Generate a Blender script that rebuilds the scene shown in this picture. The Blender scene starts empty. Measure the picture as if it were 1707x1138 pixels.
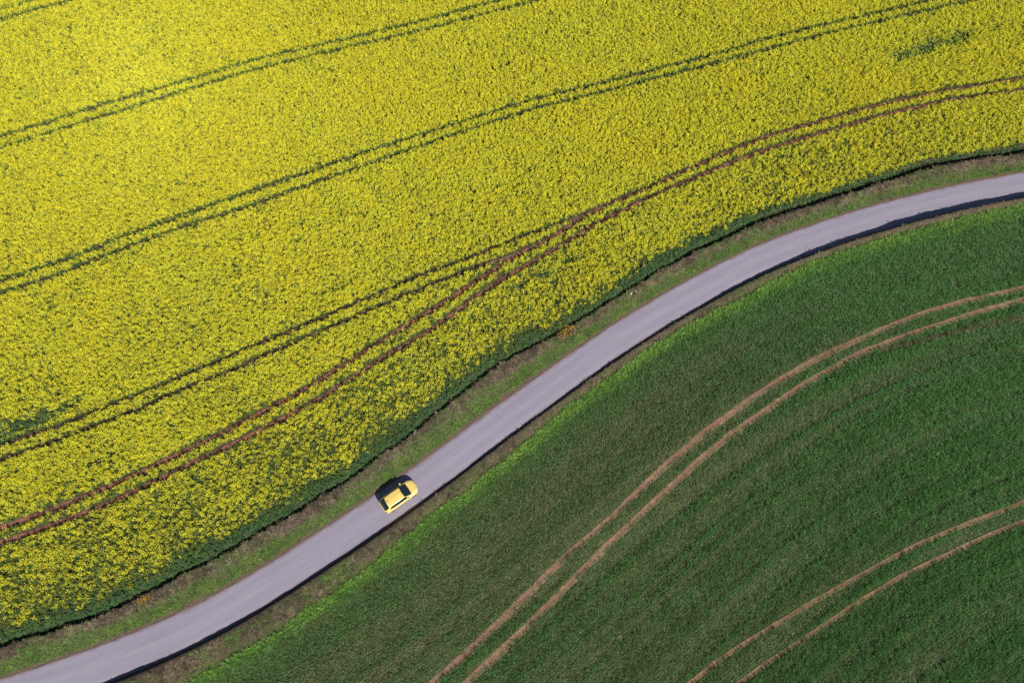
import bpy, bmesh, math, random
import numpy as np
from mathutils import Vector, Matrix

# ------------------------------------------------------------------ camera, sky, sun, exposure
scene = bpy.context.scene
COL = scene.collection
CAM_H, CAM_TILT = 77.0, math.radians(22.0)
cam_data = bpy.data.cameras.new('drone_camera')
cam_data.sensor_width = 36.0
cam_data.lens = 23.98
cam_data.clip_start = 0.5
cam_data.clip_end = 6000.0
cam = bpy.data.objects.new('drone_camera', cam_data)
cam.location = (0.0, 0.0, CAM_H)
cam.rotation_euler = (CAM_TILT, 0.0, 0.0)
COL.objects.link(cam)
scene.camera = cam

SUN_EL = math.radians(40.0)
SUN_AZ = Vector((0.60, -0.80))            # horizontal direction towards the sun
world = bpy.data.worlds.new('World')
scene.world = world
world.use_nodes = True
wn = world.node_tree.nodes
wn.clear()
sky = wn.new('ShaderNodeTexSky')
sky.sky_type = 'NISHITA'
sky.sun_disc = False
sky.sun_elevation = SUN_EL
sky.sun_rotation = math.atan2(SUN_AZ.x, SUN_AZ.y)
sky.air_density = 1.0
sky.dust_density = 0.6
bg = wn.new('ShaderNodeBackground')
bg.inputs['Strength'].default_value = 0.052
wo = wn.new('ShaderNodeOutputWorld')
world.node_tree.links.new(sky.outputs[0], bg.inputs[0])
world.node_tree.links.new(bg.outputs[0], wo.inputs[0])

sun_data = bpy.data.lights.new('sun', 'SUN')
sun_data.energy = 5.0
sun_data.angle = math.radians(0.53)
sun_data.color = (1.0, 0.955, 0.88)
sun = bpy.data.objects.new('sun', sun_data)
sd = Vector((SUN_AZ.x * math.cos(SUN_EL), SUN_AZ.y * math.cos(SUN_EL), math.sin(SUN_EL)))
sun.rotation_euler = sd.to_track_quat('Z', 'Y').to_euler()
sun.location = (60, -80, 90)
COL.objects.link(sun)

scene.view_settings.view_transform = 'Standard'
scene.view_settings.look = 'None'
scene.view_settings.gamma = 1.0
scene.view_settings.exposure = 0.5
scene.view_settings.use_curve_mapping = False
scene.render.engine = 'CYCLES'
scene.cycles.max_bounces = 5
scene.cycles.diffuse_bounces = 3
scene.cycles.glossy_bounces = 2
scene.cycles.transmission_bounces = 3
scene.cycles.use_denoising = False

RNG = np.random.default_rng(11)
random.seed(5)

# ------------------------------------------------------------------ surveyed lines on the ground, metres
LINES = {
    'road_up': [(-51.96,-5.79), (-49.06,-5.02), (-43.34,-3.07), (-37.52,-0.96), (-31.67,1.84), (-27.22,4.49), (-22.73,7.68), (-18.06,10.59), (-12.28,14.77), (-4.22,21.11), (5.37,28.31), (11.83,33.10), (20.09,38.27), (29.02,43.33), (33.14,45.27), (41.46,48.44), (49.91,51.22), (56.70,53.01), (62.36,54.44), (69.26,55.70)],
    'T1a': [(-76.69,84.63), (-73.06,86.16)],
    'T1b': [(-76.14,82.66), (-72.12,84.34), (-68.01,85.86)],
    'T2a': [(-70.16,61.38), (-64.50,63.57), (-56.93,66.96), (-49.02,69.95), (-40.94,73.24), (-36.87,74.91), (-25.76,78.33), (-13.67,82.19), (-4.82,85.43), (-2.58,86.16)],
    'T2b': [(-69.59,59.37), (-64.05,61.79), (-56.47,64.86), (-48.69,68.23), (-40.68,71.59), (-36.62,73.13), (-25.61,76.72), (-13.58,80.42), (-2.11,84.34), (1.49,85.67)],
    'T3a': [(-63.89,39.10), (-57.10,41.90), (-50.26,45.30), (-43.15,48.53), (-35.84,51.76), (-28.31,54.98), (-20.59,58.38), (-12.62,61.48), (-4.46,64.76), (3.92,67.92), (12.48,70.50), (21.23,73.24), (30.16,76.04), (37.52,78.91), (46.79,81.65), (56.26,84.46), (62.03,86.16)],
    'T3b': [(-63.42,37.44), (-56.68,40.20), (-49.88,43.55), (-42.84,46.82), (-35.52,49.63), (-28.07,52.89), (-20.41,56.23), (-12.53,59.67), (-4.43,63.01), (3.90,66.33), (12.40,68.77), (21.09,71.59), (29.98,74.47), (37.23,76.84), (46.49,79.88), (55.89,82.66), (67.88,86.04)],
    'T4a': [(-58.39,18.29), (-52.04,20.54), (-45.71,23.42), (-39.21,26.42), (-30.69,30.60), (-25.46,33.04), (-18.84,36.28), (-12.33,39.61), (-5.31,42.44), (1.71,45.69), (7.63,48.12), (10.66,49.49)],
    'T4b': [(-57.88,16.50), (-51.63,18.92), (-45.32,21.61), (-38.93,24.89), (-33.89,26.99), (-27.05,30.44), (-20.11,33.84), (-12.95,37.27), (-6.32,40.38), (-1.79,42.18), (1.65,43.66), (5.62,45.87)],
    'T5a': [(-55.81,9.12), (-49.78,11.43), (-43.71,14.13), (-37.56,17.36), (-32.78,19.90), (-29.47,21.90), (-24.25,24.97), (-18.26,29.28), (-12.72,33.20), (-8.07,36.44), (-4.03,39.48), (-0.27,42.27), (1.70,43.48), (5.62,45.82), (9.61,48.76), (13.74,50.98), (16.60,52.29), (23.98,56.12), (29.56,58.87), (35.24,61.42), (44.01,64.35), (52.97,67.29), (61.98,69.44), (73.41,71.73)],
    'T5b': [(-55.36,7.54), (-49.35,9.69), (-43.31,12.28), (-37.24,15.61), (-29.19,19.83), (-22.70,23.64), (-16.04,28.51), (-9.76,32.56), (-4.00,37.35), (-0.26,40.12), (3.63,42.53), (7.53,45.16), (11.57,47.85), (15.66,50.14), (19.78,52.29), (24.64,54.67), (29.76,57.09), (34.93,59.27), (43.65,62.29), (52.56,65.29), (61.56,67.67), (72.80,69.55)],
    'foot': [(-52.78,-2.90), (-46.91,-1.37), (-42.52,0.20), (-38.19,2.44), (-32.27,5.53), (-27.74,8.22), (-23.10,10.92), (-19.94,12.89), (-15.17,16.30), (-11.85,19.11), (-9.31,21.07), (-1.12,28.31), (2.00,29.70), (9.07,34.10), (14.95,38.01), (20.95,41.93), (29.36,46.12), (33.55,48.16), (41.89,50.93), (50.50,54.06), (54.85,55.51), (59.22,56.68), (70.06,58.55)],
    'lush': [(-32.93,-6.16), (-26.19,-2.39), (-18.58,2.55), (-14.39,6.08), (-9.67,9.93), (-4.74,13.54), (-0.24,17.22), (6.86,23.12), (14.28,28.45), (20.09,32.58), (27.93,36.37), (32.13,38.79), (40.29,42.96), (48.48,46.16), (56.67,48.30), (66.91,50.18)],
    'W1a': [(-8.10,-6.17), (-4.77,-3.55), (-1.68,-0.67), (3.13,3.70), (6.46,6.65), (9.91,9.36), (11.85,10.98), (16.51,15.30), (22.45,20.00), (26.24,22.57), (30.23,25.19), (36.05,28.55), (41.86,31.20), (49.68,34.28), (55.60,36.04), (63.48,37.82)],
    'W1b': [(-4.70,-6.17), (-0.09,-2.28), (4.73,2.14), (9.78,6.77), (14.70,10.98), (19.75,15.29), (24.06,18.79), (29.87,22.62), (35.68,26.28), (41.50,29.26), (45.35,30.77), (49.20,32.08), (57.06,34.61), (63.05,36.26)],
    'W2a': [(18.00,-6.17), (21.94,-3.52), (26.56,-1.08), (31.69,1.54), (36.91,4.10), (42.23,6.66), (47.55,8.77), (53.74,10.86), (56.27,11.82)],
    'W2b': [(22.96,-6.16), (26.12,-4.24), (31.21,-1.39), (36.43,1.54), (41.72,4.28), (46.99,6.40), (52.38,8.63), (55.65,9.57)],

}
ROAD_HALF = 1.88


def sm(e0, e1, x):
    t = np.clip((np.asarray(x, float) - e0) / (e1 - e0), 0, 1)
    return t * t * (3 - 2 * t)


def wheat_level(x):
    return np.interp(x, [-200, -55, -20, 0, 18, 35, 50, 70, 200], [.35, .35, .15, .05, .05, .35, .8, 1.2, 1.2])


def bank_crest(x):
    return np.interp(x, [-200, -55, -20, 0, 18, 35, 50, 70, 200], [.66, .66, .48, .37, .40, .80, 1.3, 1.7, 1.7])


_T = RNG.random((256, 256))


def vnoise(x, y):
    x = np.asarray(x, float); y = np.asarray(y, float)
    xi = np.floor(x).astype(int); yi = np.floor(y).astype(int)
    fx = x - xi; fy = y - yi
    fx = fx * fx * (3 - 2 * fx); fy = fy * fy * (3 - 2 * fy)
    a = _T[xi & 255, yi & 255]; b = _T[(xi + 1) & 255, yi & 255]
    c = _T[xi & 255, (yi + 1) & 255]; d = _T[(xi + 1) & 255, (yi + 1) & 255]
    return (a * (1 - fx) + b * fx) * (1 - fy) + (c * (1 - fx) + d * fx) * fy


def fbm(x, y, octv=4):
    s, amp, tot = 0.0, 1.0, 0.0
    for k in range(octv):
        s = s + amp * vnoise(x * 2 ** k + 17.3 * k, y * 2 ** k + 5.1 * k)
        tot += amp; amp *= 0.55
    return s / tot


def smooth_line(pts, step=0.5, ext=(0, 0), passes=60):
    """resample a surveyed line evenly, extend its ends and round off the survey's corners"""
    p = np.array(pts, float)
    if ext[0]:
        k = min(3, len(p) - 1); t = p[0] - p[k]; p = np.vstack([p[0] + t / np.hypot(*t) * ext[0], p])
    if ext[1]:
        k = min(3, len(p) - 1); t = p[-1] - p[-1 - k]; p = np.vstack([p, p[-1] + t / np.hypot(*t) * ext[1]])
    s = np.concatenate([[0], np.cumsum(np.hypot(*np.diff(p, axis=0).T))])
    n = max(4, int(s[-1] / step))
    q = np.stack([np.interp(np.linspace(0, s[-1], n), s, p[:, i]) for i in (0, 1)], 1)
    for _ in range(passes):
        q[1:-1] = 0.25 * q[:-2] + 0.5 * q[1:-1] + 0.25 * q[2:]
    return q


def frame(q):
    t = np.gradient(q, axis=0)
    t /= np.hypot(t[:, 0], t[:, 1])[:, None]
    return t, np.stack([t[:, 1], -t[:, 0]], 1)     # tangent and the normal to the right (wheat side)


edge = smooth_line(LINES['road_up'], 0.5, (32, 40), 160)
_, nrm = frame(edge)
ROAD = edge + nrm * ROAD_HALF                       # the road's centre line, running from west to east
ROAD = smooth_line(ROAD, 0.5, (0, 0), 30)
RT, RN = frame(ROAD)
RS = np.concatenate([[0], np.cumsum(np.hypot(*np.diff(ROAD, axis=0).T))])


def road_sd(P):
    """station along the road and signed offset (wheat side positive)"""
    P = np.asarray(P, float)
    s = np.empty(len(P)); d = np.empty(len(P))
    R = ROAD[::2]
    for a in range(0, len(P), 20000):
        B = P[a:a + 20000]
        i = np.argmin((B[:, None, 0] - R[None, :, 0]) ** 2 + (B[:, None, 1] - R[None, :, 1]) ** 2, axis=1) * 2
        v = B - ROAD[i]
        s[a:a + 20000] = RS[i] + (v * RT[i]).sum(1)
        d[a:a + 20000] = (v * RN[i]).sum(1)
    return s, d


def offset_along(name, wob=0.0, seed=0.0):
    q = smooth_line(LINES[name], 0.5, (35, 35), 40)
    s, d = road_sd(q)
    o = np.argsort(s)
    v = np.interp(RS, s[o], d[o])
    return v + wob * (fbm(RS * 0.35 + seed, RS * 0 + seed) - 0.5)


FOOT = -offset_along('foot', 0.5, 3.0)              # verge ends here on the rapeseed side (distance from centre line)
LUSH = offset_along('lush', 0.5, 9.0)               # lush grass margin starts here on the wheat side
RX = ROAD[:, 0]
DITCH_W = np.interp(RX, [-60, 20, 38, 60], [.60, .55, 1.05, 1.35])
DITCH_D = np.interp(RX, [-60, 20, 38, 60], [.78, .70, 1.15, 1.45])
CROP0 = FOOT + DITCH_W * np.interp(RX, [20, 40], [.5, .8])                              # first rapeseed plants
CROSTZ = np.interp(RX, [-60, 20, 38, 60], [.42, .38, .50, .60])

# ------------------------------------------------------------------ helpers


def tag(o, label, cat=None, group=None, kind=None):
    o['label'] = label
    if cat: o['category'] = cat
    if group: o['group'] = group
    if kind: o['kind'] = kind
    return o


def mesh_obj(name, verts, faces, mats, parent=None, smooth=False, midx=None, link=True, uv=None):
    me = bpy.data.meshes.new(name)
    me.from_pydata([tuple(v) for v in verts], [], faces)
    for m in (mats if isinstance(mats, (list, tuple)) else [mats]):
        me.materials.append(m)
    if midx is not None:
        me.polygons.foreach_set('material_index', np.asarray(midx, np.int32))
    if smooth:
        me.polygons.foreach_set('use_smooth', np.ones(len(me.polygons), bool))
    if uv is not None:
        lay = me.uv_layers.new(name='UVMap')
        li = np.empty(len(me.loops), np.int32); me.loops.foreach_get('vertex_index', li)
        lay.data.foreach_set('uv', np.asarray(uv, np.float32)[li].ravel())
    me.update()
    o = bpy.data.objects.new(name, me)
    if link: COL.objects.link(o)
    if parent is not None: o.parent = parent
    return o


def grid_faces(n, m):
    i = np.arange(n - 1)[:, None] * m + np.arange(m - 1)[None, :]
    return np.stack([i, i + m, i + m + 1, i + 1], -1).reshape(-1, 4).tolist()


class NT:
    """small helper for node materials"""
    def __init__(self, name, rough=0.9, spec=0.2):
        self.m = bpy.data.materials.new(name); self.m.use_nodes = True
        self.t = self.m.node_tree; self.n = self.t.nodes
        self.b = self.n['Principled BSDF']
        self.b.inputs['Roughness'].default_value = rough
        self.b.inputs['Specular IOR Level'].default_value = spec

    def node(self, typ, **kw):
        nd = self.n.new(typ)
        for k, v in kw.items(): setattr(nd, k, v)
        return nd

    def link(self, a, b): self.t.links.new(a, b)

    def noise(self, vec, scale, detail=4, rough=0.55):
        nd = self.node('ShaderNodeTexNoise'); nd.inputs['Scale'].default_value = scale
        nd.inputs['Detail'].default_value = detail; nd.inputs['Roughness'].default_value = rough
        if vec is not None: self.link(vec, nd.inputs['Vector'])
        return nd.outputs[0]

    def ramp(self, fac, stops):
        nd = self.node('ShaderNodeValToRGB'); cr = nd.color_ramp
        while len(cr.elements) > 1: cr.elements.remove(cr.elements[-1])
        cr.elements[0].position = stops[0][0]; cr.elements[0].color = (*stops[0][1], 1)
        for p, c in stops[1:]:
            e = cr.elements.new(p); e.color = (*c, 1)
        self.link(fac, nd.inputs[0]); return nd.outputs[0]

    def mix(self, fac, a, b, mode='MIX'):
        nd = self.node('ShaderNodeMix', data_type='RGBA', blend_type=mode)
        for s, v in ((nd.inputs[0], fac), (nd.inputs[6], a), (nd.inputs[7], b)):
            if hasattr(v, 'links'): self.link(v, s)
            elif isinstance(v, (int, float)): s.default_value = v
            else: s.default_value = (*v, 1)
        return nd.outputs[2]

    def math(self, op, a, b=0.0):
        nd = self.node('ShaderNodeMath', operation=op)
        for s, v in ((nd.inputs[0], a), (nd.inputs[1], b)):
            if hasattr(v, 'links'): self.link(v, s)
            else: s.default_value = v
        return nd.outputs[0]

    def bump(self, h, strength, dist):
        nd = self.node('ShaderNodeBump'); nd.inputs['Strength'].default_value = strength
        nd.inputs['Distance'].default_value = dist
        self.link(h, nd.inputs['Height']); self.link(nd.outputs[0], self.b.inputs['Normal'])

    def base(self, c):
        if hasattr(c, 'links'): self.link(c, self.b.inputs['Base Color'])
        else: self.b.inputs['Base Color'].default_value = (*c, 1)

    def pos(self): return self.node('ShaderNodeNewGeometry').outputs['Position']
    def uv(self): return self.node('ShaderNodeUVMap').outputs[0]


# ------------------------------------------------------------------ materials
def mat_soil():
    M = NT('field_soil', 0.95, 0.1); p = M.pos()
    c = M.ramp(M.noise(p, 1.3, 6, 0.65), [(0.3, (.050, .036, .024)), (0.55, (.085, .060, .040)), (0.75, (.125, .092, .064))])
    at = M.node('ShaderNodeAttribute', attribute_name='wheat')
    g = M.ramp(M.noise(p, 2.2, 5, 0.6), [(0.3, (.030, .048, .018)), (0.7, (.062, .078, .034))])
    M.base(M.mix(at.outputs['Fac'], c, g))
    M.bump(M.noise(p, 9, 5, 0.7), 0.8, 0.06)
    return M.m


def mat_road():
    M = NT('worn_asphalt', 0.85, 0.25); uv = M.uv()
    sep = M.node('ShaderNodeSeparateXYZ'); M.link(uv, sep.inputs[0])
    mp = M.node('ShaderNodeMapping'); mp.inputs['Scale'].default_value = (0.10, 1.1, 1); M.link(uv, mp.inputs[0])
    streak = M.noise(mp.outputs[0], 1.0, 5, 0.6)
    p = M.pos()
    c = M.ramp(streak, [(0.28, (.180, .164, .198)), (0.5, (.230, .213, .253)), (0.72, (.285, .268, .305))])
    c = M.mix(M.math('MULTIPLY', M.noise(p, 0.22, 3), 0.5), c, (.255, .226, .264))
    # two polished wheel paths and a paler crown, from the offset across the road
    av = M.math('ABSOLUTE', sep.outputs[1])
    wp = M.math('SUBTRACT', 1.0, M.math('MULTIPLY', M.math('ABSOLUTE', M.math('SUBTRACT', av, 0.85)), 2.6))
    wp = M.math('MULTIPLY', M.math('MAXIMUM', wp, 0.0), 0.7)
    c = M.mix(wp, c, (.205, .192, .232))
    crown = M.math('MULTIPLY', M.math('MAXIMUM', M.math('SUBTRACT', 1.0, M.math('MULTIPLY', av, 3.0)), 0.0), 0.5)
    c = M.mix(crown, c, (.275, .262, .295))
    grain = M.noise(p, 14, 4, 0.7)
    c = M.mix(0.35, c, M.ramp(grain, [(0.3, (.145, .137, .158)), (0.7, (.335, .32, .35))]))
    # mud carried onto the edges
    ed = M.math('ADD', M.math('MULTIPLY', M.math('SUBTRACT', av, 1.55), 2.4), M.math('MULTIPLY', M.math('SUBTRACT', M.noise(p, 0.9, 4), 0.5), 1.6))
    c = M.mix(M.math('MINIMUM', M.math('MAXIMUM', ed, 0.0), 0.75), c, (.15, .105, .10))
    # repair patches and tar lines
    vor = M.node('ShaderNodeTexVoronoi', feature='DISTANCE_TO_EDGE'); vor.inputs['Scale'].default_value = 0.42
    mp2 = M.node('ShaderNodeMapping'); mp2.inputs['Scale'].default_value = (0.35, 1.0, 1); M.link(uv, mp2.inputs[0])
    M.link(mp2.outputs[0], vor.inputs['Vector'])
    crack = M.math('LESS_THAN', vor.outputs['Distance'], 0.012)
    c = M.mix(M.math('MULTIPLY', crack, M.math('MULTIPLY', M.noise(p, 0.15, 2), 0.18)), c, (.14, .128, .155))
    c = M.mix(1.0, c, (.95, .925, .985), 'MULTIPLY')
    M.base(c)
    M.bump(grain, 0.4, 0.02)
    return M.m


def mat_verge(name, stops, edge_col):
    """bare and matted ground of the verge; u runs along it, v from the road edge (0) to the field (1)"""
    M = NT(name, 0.95, 0.1); p = M.pos(); uv = M.uv()
    sep = M.node('ShaderNodeSeparateXYZ'); M.link(uv, sep.inputs[0])
    n = M.noise(p, 0.8, 6, 0.65)
    f = M.math('ADD', sep.outputs[1], M.math('MULTIPLY', M.math('SUBTRACT', n, 0.5), 0.55))
    c = M.ramp(f, stops)
    fine = M.noise(p, 5.0, 5, 0.7)
    c = M.mix(0.6, c, M.ramp(fine, [(0.3, (.10, .09, .08)), (0.5, (.45, .42, .38)), (0.72, (1, .95, .88))]), 'MULTIPLY')
    c = M.mix(M.math('LESS_THAN', sep.outputs[1], edge_col[0]), c, edge_col[1])
    M.base(c); M.bump(fine, 1.0, 0.08)
    return M.m


def mat_track(name, a, b, dark):
    M = NT(name, 0.95, 0.1); p = M.pos()
    c = M.ramp(M.noise(p, 0.22, 6, 0.62), [(0.36, a), (0.62, b)])
    c = M.mix(M.ramp(M.noise(p, 6, 4, 0.7), [(0.35, (0.55,) * 3), (0.6, (0.0,) * 3)]), c, dark)
    M.base(c); M.bump(M.noise(p, 16, 4, 0.7), 0.7, 0.03)
    return M.m


def mat_leaf(name, stops, trans=0.35, rough=0.55, spec=0.3, attr=True, var=0.25):
    """leaf colour: per-plant tint carried by the scatter points, small random spread between plants"""
    M = NT(name, rough, spec)
    if attr:
        at = M.node('ShaderNodeAttribute', attribute_name='tint'); at.attribute_type = 'INSTANCER'
        c = M.ramp(at.outputs['Fac'], stops)
    else:
        c = M.ramp(M.noise(M.pos(), 6, 3), stops)
    oi = M.node('ShaderNodeObjectInfo')
    hv = M.node('ShaderNodeHueSaturation')
    M.link(M.math('ADD', M.math('MULTIPLY', oi.outputs['Random'], var * 2), 1 - var), hv.inputs['Value'])
    M.link(c, hv.inputs['Color']); c = hv.outputs[0]
    M.base(c)
    tr = M.node('ShaderNodeBsdfTranslucent'); M.link(c, tr.inputs[0])
    mx = M.node('ShaderNodeMixShader'); mx.inputs[0].default_value = trans
    M.link(M.b.outputs[0], mx.inputs[1]); M.link(tr.outputs[0], mx.inputs[2])
    M.link(mx.outputs[0], M.n['Material Output'].inputs[0])
    return M.m


def mat_plain(name, col, rough=0.5, spec=0.5, metal=0.0, coat=0.0, emit=None):
    M = NT(name, rough, spec); M.base(col)
    M.b.inputs['Metallic'].default_value = metal
    M.b.inputs['Coat Weight'].default_value = coat
    M.b.inputs['Coat Roughness'].default_value = 0.04
    return M.m


MAT = dict(
    soil=mat_soil(), road=mat_road(),
    verge_r=mat_verge('rapeseed_verge_earth', [(0.0, (.15, .10, .085)), (0.12, (.17, .125, .09)), (0.22, (.10, .14, .05)),
                                              (0.45, (.09, .10, .05)), (0.62, (.17, .135, .095)), (0.95, (.21, .155, .12)), (1.0, (.11, .085, .068))],
                      (0.06, (.17, .115, .10))),
    verge_w=mat_verge('wheat_verge_earth', [(0.0, (.08, .065, .05)), (0.3, (.085, .07, .05)), (0.55, (.12, .098, .066)),
                                           (0.8, (.14, .12, .07)), (0.95, (.10, .13, .045))], (0.02, (.14, .11, .09))),
    track_red=mat_track('red_wheel_track_soil', (.17, .085, .058), (.33, .135, .088), (.09, .05, .035)),
    track_dark=mat_track('dark_wheel_track_soil', (.10, .062, .045), (.17, .10, .075), (.05, .035, .028)),
    track_tan=mat_track('tan_wheel_track_soil', (.19, .108, .070), (.29, .180, .120), (.08, .047, .032)),
    track_olive=mat_track('olive_wheel_track_soil', (.155, .095, .052), (.25, .165, .095), (.075, .05, .03)),
    rape_leaf=mat_leaf('rapeseed_leaf', [(0.0, (.048, .122, .050)), (0.22, (.055, .118, .040)), (0.40, (.082, .128, .032)), (1.0, (.130, .155, .030))], 0.3),
    rape_flower=mat_leaf('rapeseed_petal', [(0.0, (.72, .76, .075)), (0.5, (.82, .79, .048)), (1.0, (.90, .77, .028))], 0.35, 0.6, 0.2, var=0.14),
    rape_stem=mat_leaf('rapeseed_stem', [(0.0, (.20, .27, .045)), (1.0, (.36, .38, .05))], 0.15),
    wheat=mat_leaf('wheat_blade', [(0.0, (.200, .220, .098)), (0.35, (.152, .218, .080)), (0.7, (.112, .218, .066)), (1.0, (.122, .275, .076))], 0.3, 0.5, 0.35, var=0.22),
    lush=mat_leaf('lush_grass_blade', [(0.0, (.17, .34, .065)), (0.5, (.25, .43, .085)), (1.0, (.35, .48, .12))], 0.4, 0.5, 0.35, var=0.25),
    verge_green=mat_leaf('verge_grass_blade', [(0.0, (.08, .14, .035)), (0.6, (.14, .27, .05)), (1.0, (.24, .33, .07))], 0.35, var=0.3),
    verge_dry=mat_leaf('dry_grass_blade', [(0.0, (.085, .065, .045)), (0.45, (.17, .135, .09)), (0.8, (.25, .20, .135)), (1.0, (.34, .28, .20))], 0.25, 0.8, 0.15, var=0.35),
)

# ------------------------------------------------------------------ ground sheet, to the horizon
def axis(lo, hi, step, far):
    a = np.arange(lo, hi + step * 0.5, step)
    g = step * 1.35 ** np.arange(1, 60); g = np.cumsum(g); g = g[g < far]
    return np.concatenate([lo - g[::-1], a, hi + g])


gx = axis(-112, 112, 0.7, 2500); gy = axis(-32, 122, 0.7, 2500)
GX, GY = np.meshgrid(gx, gy, indexing='ij')
P = np.stack([GX.ravel(), GY.ravel()], 1)
gs, gd = road_sd(P)
foot_g = np.interp(gs, RS, CROP0); lush_g = np.interp(gs, RS, LUSH)
wheat_side = sm(-0.2, 0.2, gd)
gz = np.where(gd > 0, wheat_level(P[:, 0]), 0.0)
inside = (gd < lush_g + 1.3) & (gd > -(foot_g + 1.3)) & (gs > RS[0] + 2) & (gs < RS[-1] - 2)
gz = np.where(inside, -1.6, gz)
ground = mesh_obj('ground', np.column_stack([P, gz]), grid_faces(len(gx), len(gy)), MAT['soil'], smooth=True)
at = ground.data.attributes.new('wheat', 'FLOAT', 'POINT'); at.data.foreach_set('value', wheat_side.astype(np.float32))
tag(ground, 'brown field soil under the rapeseed and the wheat', kind='structure')


def sweep(name, profile, mat, z_jit=0.0, seed=0.0):
    """profile: list of arrays (offset right of the road's centre line, height, v); one row of each per road station"""
    n, m = len(ROAD), len(profile)
    V = np.empty((n, m, 3)); UV = np.empty((n, m, 2))
    for j, (d, z, v) in enumerate(profile):
        d = np.broadcast_to(d, n); z = np.broadcast_to(z, n)
        xy = ROAD + RN * d[:, None]
        jz = z_jit * (fbm(xy[:, 0] * 1.6 + seed, xy[:, 1] * 1.6, 4) - 0.5) * (1 if 0.01 < v < 0.999 else 0)
        V[:, j, :2] = xy; V[:, j, 2] = z + jz
        UV[:, j, 0] = RS; UV[:, j, 1] = v
    return mesh_obj(name, V.reshape(-1, 3), [f[::-1] for f in grid_faces(n, m)] if False else grid_faces(n, m), mat, smooth=True, uv=UV.reshape(-1, 2))


# finer stations along the road for everything that follows it
def refine():
    global ROAD, RT, RN, RS, FOOT, LUSH, DITCH_W, DITCH_D, CROP0, CROSTZ, RX
    s2 = np.arange(RS[0], RS[-1], 0.2)
    it = lambda a: np.interp(s2, RS, a)
    FOOT, LUSH, DITCH_W, DITCH_D, CROP0, CROSTZ = map(it, (FOOT, LUSH, DITCH_W, DITCH_D, CROP0, CROSTZ))
    ROAD = np.stack([it(ROAD[:, 0]), it(ROAD[:, 1])], 1); RS = s2; RT, RN = frame(ROAD); RX = ROAD[:, 0]


refine()
ew = 0.10 * (fbm(RS * 0.8, RS * 0 + 2.0, 4) - 0.5)       # ragged asphalt edges
ew2 = 0.10 * (fbm(RS * 0.8, RS * 0 + 8.0, 4) - 0.5)
prof = []
for k in np.linspace(-1, 1, 13):
    d = k * ROAD_HALF + (ew if k == -1 else ew2 if k == 1 else 0)
    prof.append((d, 0.055 - 0.035 * k * k, k * ROAD_HALF))
road = sweep('road', prof, MAT['road'])
tag(road, 'narrow winding grey asphalt lane between the two fields', kind='structure')

# verge on the rapeseed side: gravelly edge, grass, dry crest, then a small ditch at the foot of the crop
prof = []
for v in np.concatenate([[0.0, .03, .06], np.linspace(.1, 1, 14)]):
    d = ROAD_HALF - 0.15 + (FOOT - ROAD_HALF + 0.15) * v
    z = 0.0 + CROSTZ * sm(0.15, 0.95, v)
    prof.append((-d, z, v))
prof += [(-(FOOT + 0.10), CROSTZ - DITCH_D * 0.7, 1.0), (-(FOOT + DITCH_W * 0.35), CROSTZ - DITCH_D, 1.02), (-(FOOT + DITCH_W * 0.85), CROSTZ - DITCH_D + .02, 1.02),
         (-(FOOT + DITCH_W + 0.3), 0.03, 1.04), (-(FOOT + DITCH_W + 1.0), 0.03, 1.04), (-(FOOT + DITCH_W + 2.6), 0.012, 1.04)]
verge_r = sweep('verge', prof[::-1], MAT['verge_r'], 0.14)
tag(verge_r, 'strip of grass and dry earth between the lane and the rapeseed', kind='structure')

# bank on the wheat side: steep face over the lane, then down to the field
HC = bank_crest(RX) * (0.8 + 0.45 * fbm(RS * 0.22, RS * 0 + 4.0, 4)); FW = wheat_level(RX)
FACE = 0.12 + 0.34 * HC
prof = [(ROAD_HALF - 0.15, -0.02, 0.0), (ROAD_HALF + 0.06, 0.02, 0.01)]
for t in np.linspace(0.12, 1, 7):
    prof.append((ROAD_HALF + 0.08 + FACE * t, HC * (0.5 - 0.5 * np.cos(math.pi * t)) * 1.0, 0.02 + 0.28 * t))
c0 = ROAD_HALF + 0.08 + FACE
for t in np.linspace(0.12, 1, 9):
    e = np.maximum(LUSH, c0 + 0.7)
    prof.append((c0 + (e - c0) * t, HC + (FW + 0.05 - HC) * float(sm(0, 1, t)), 0.3 + 0.65 * t))
prof += [(np.maximum(LUSH, c0 + .7) + 0.7, FW + 0.03, 1.0), (np.maximum(LUSH, c0 + .7) + 2.4, FW + 0.014, 1.0)]
verge_w = sweep('bank', prof, MAT['verge_w'], 0.12, 31.0)
tag(verge_w, 'low earth bank shading the lane along the wheat field', kind='structure')
CREST = c0

# height of the ground anywhere, for standing things on it
PROF_R = [(0.0, .05)]


def ground_z(P):
    s, d = road_sd(P)
    z = np.zeros(len(P))
    it = lambda a: np.interp(s, RS, a)
    fo, dw, dd, cz, lu, hc, fw, cr = map(it, (FOOT, DITCH_W, DITCH_D, CROSTZ, LUSH, HC, FW, CREST))
    e = np.maximum(lu, cr + .7)
    zl = np.where(-d < fo, cz * sm(0.15, 0.95, (-d - ROAD_HALF + .15) / (fo - ROAD_HALF + .15)), np.where(-d < fo + dw, cz - dd, 0.0))
    zr = np.where(d < cr, hc * sm(0, 1, (d - ROAD_HALF - .08) / (cr - ROAD_HALF - .08)), np.where(d < e, hc + (fw - hc) * sm(0, 1, (d - cr) / (e - cr)), wheat_level(P[:, 0])))
    z = np.where(d < 0, zl, zr)
    return z, s, d


# ------------------------------------------------------------------ tractor wheel tracks
TRACKS = {}
RES = 0.1
X0, Y0 = -115.0, -35.0
NXR, NYR = 2300, 1600
track_d = np.full((NXR, NYR), 9.0, np.float32)       # distance to the nearest wheel track
track_k = np.full((NXR, NYR), 0, np.int8)            # which kind


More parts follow.
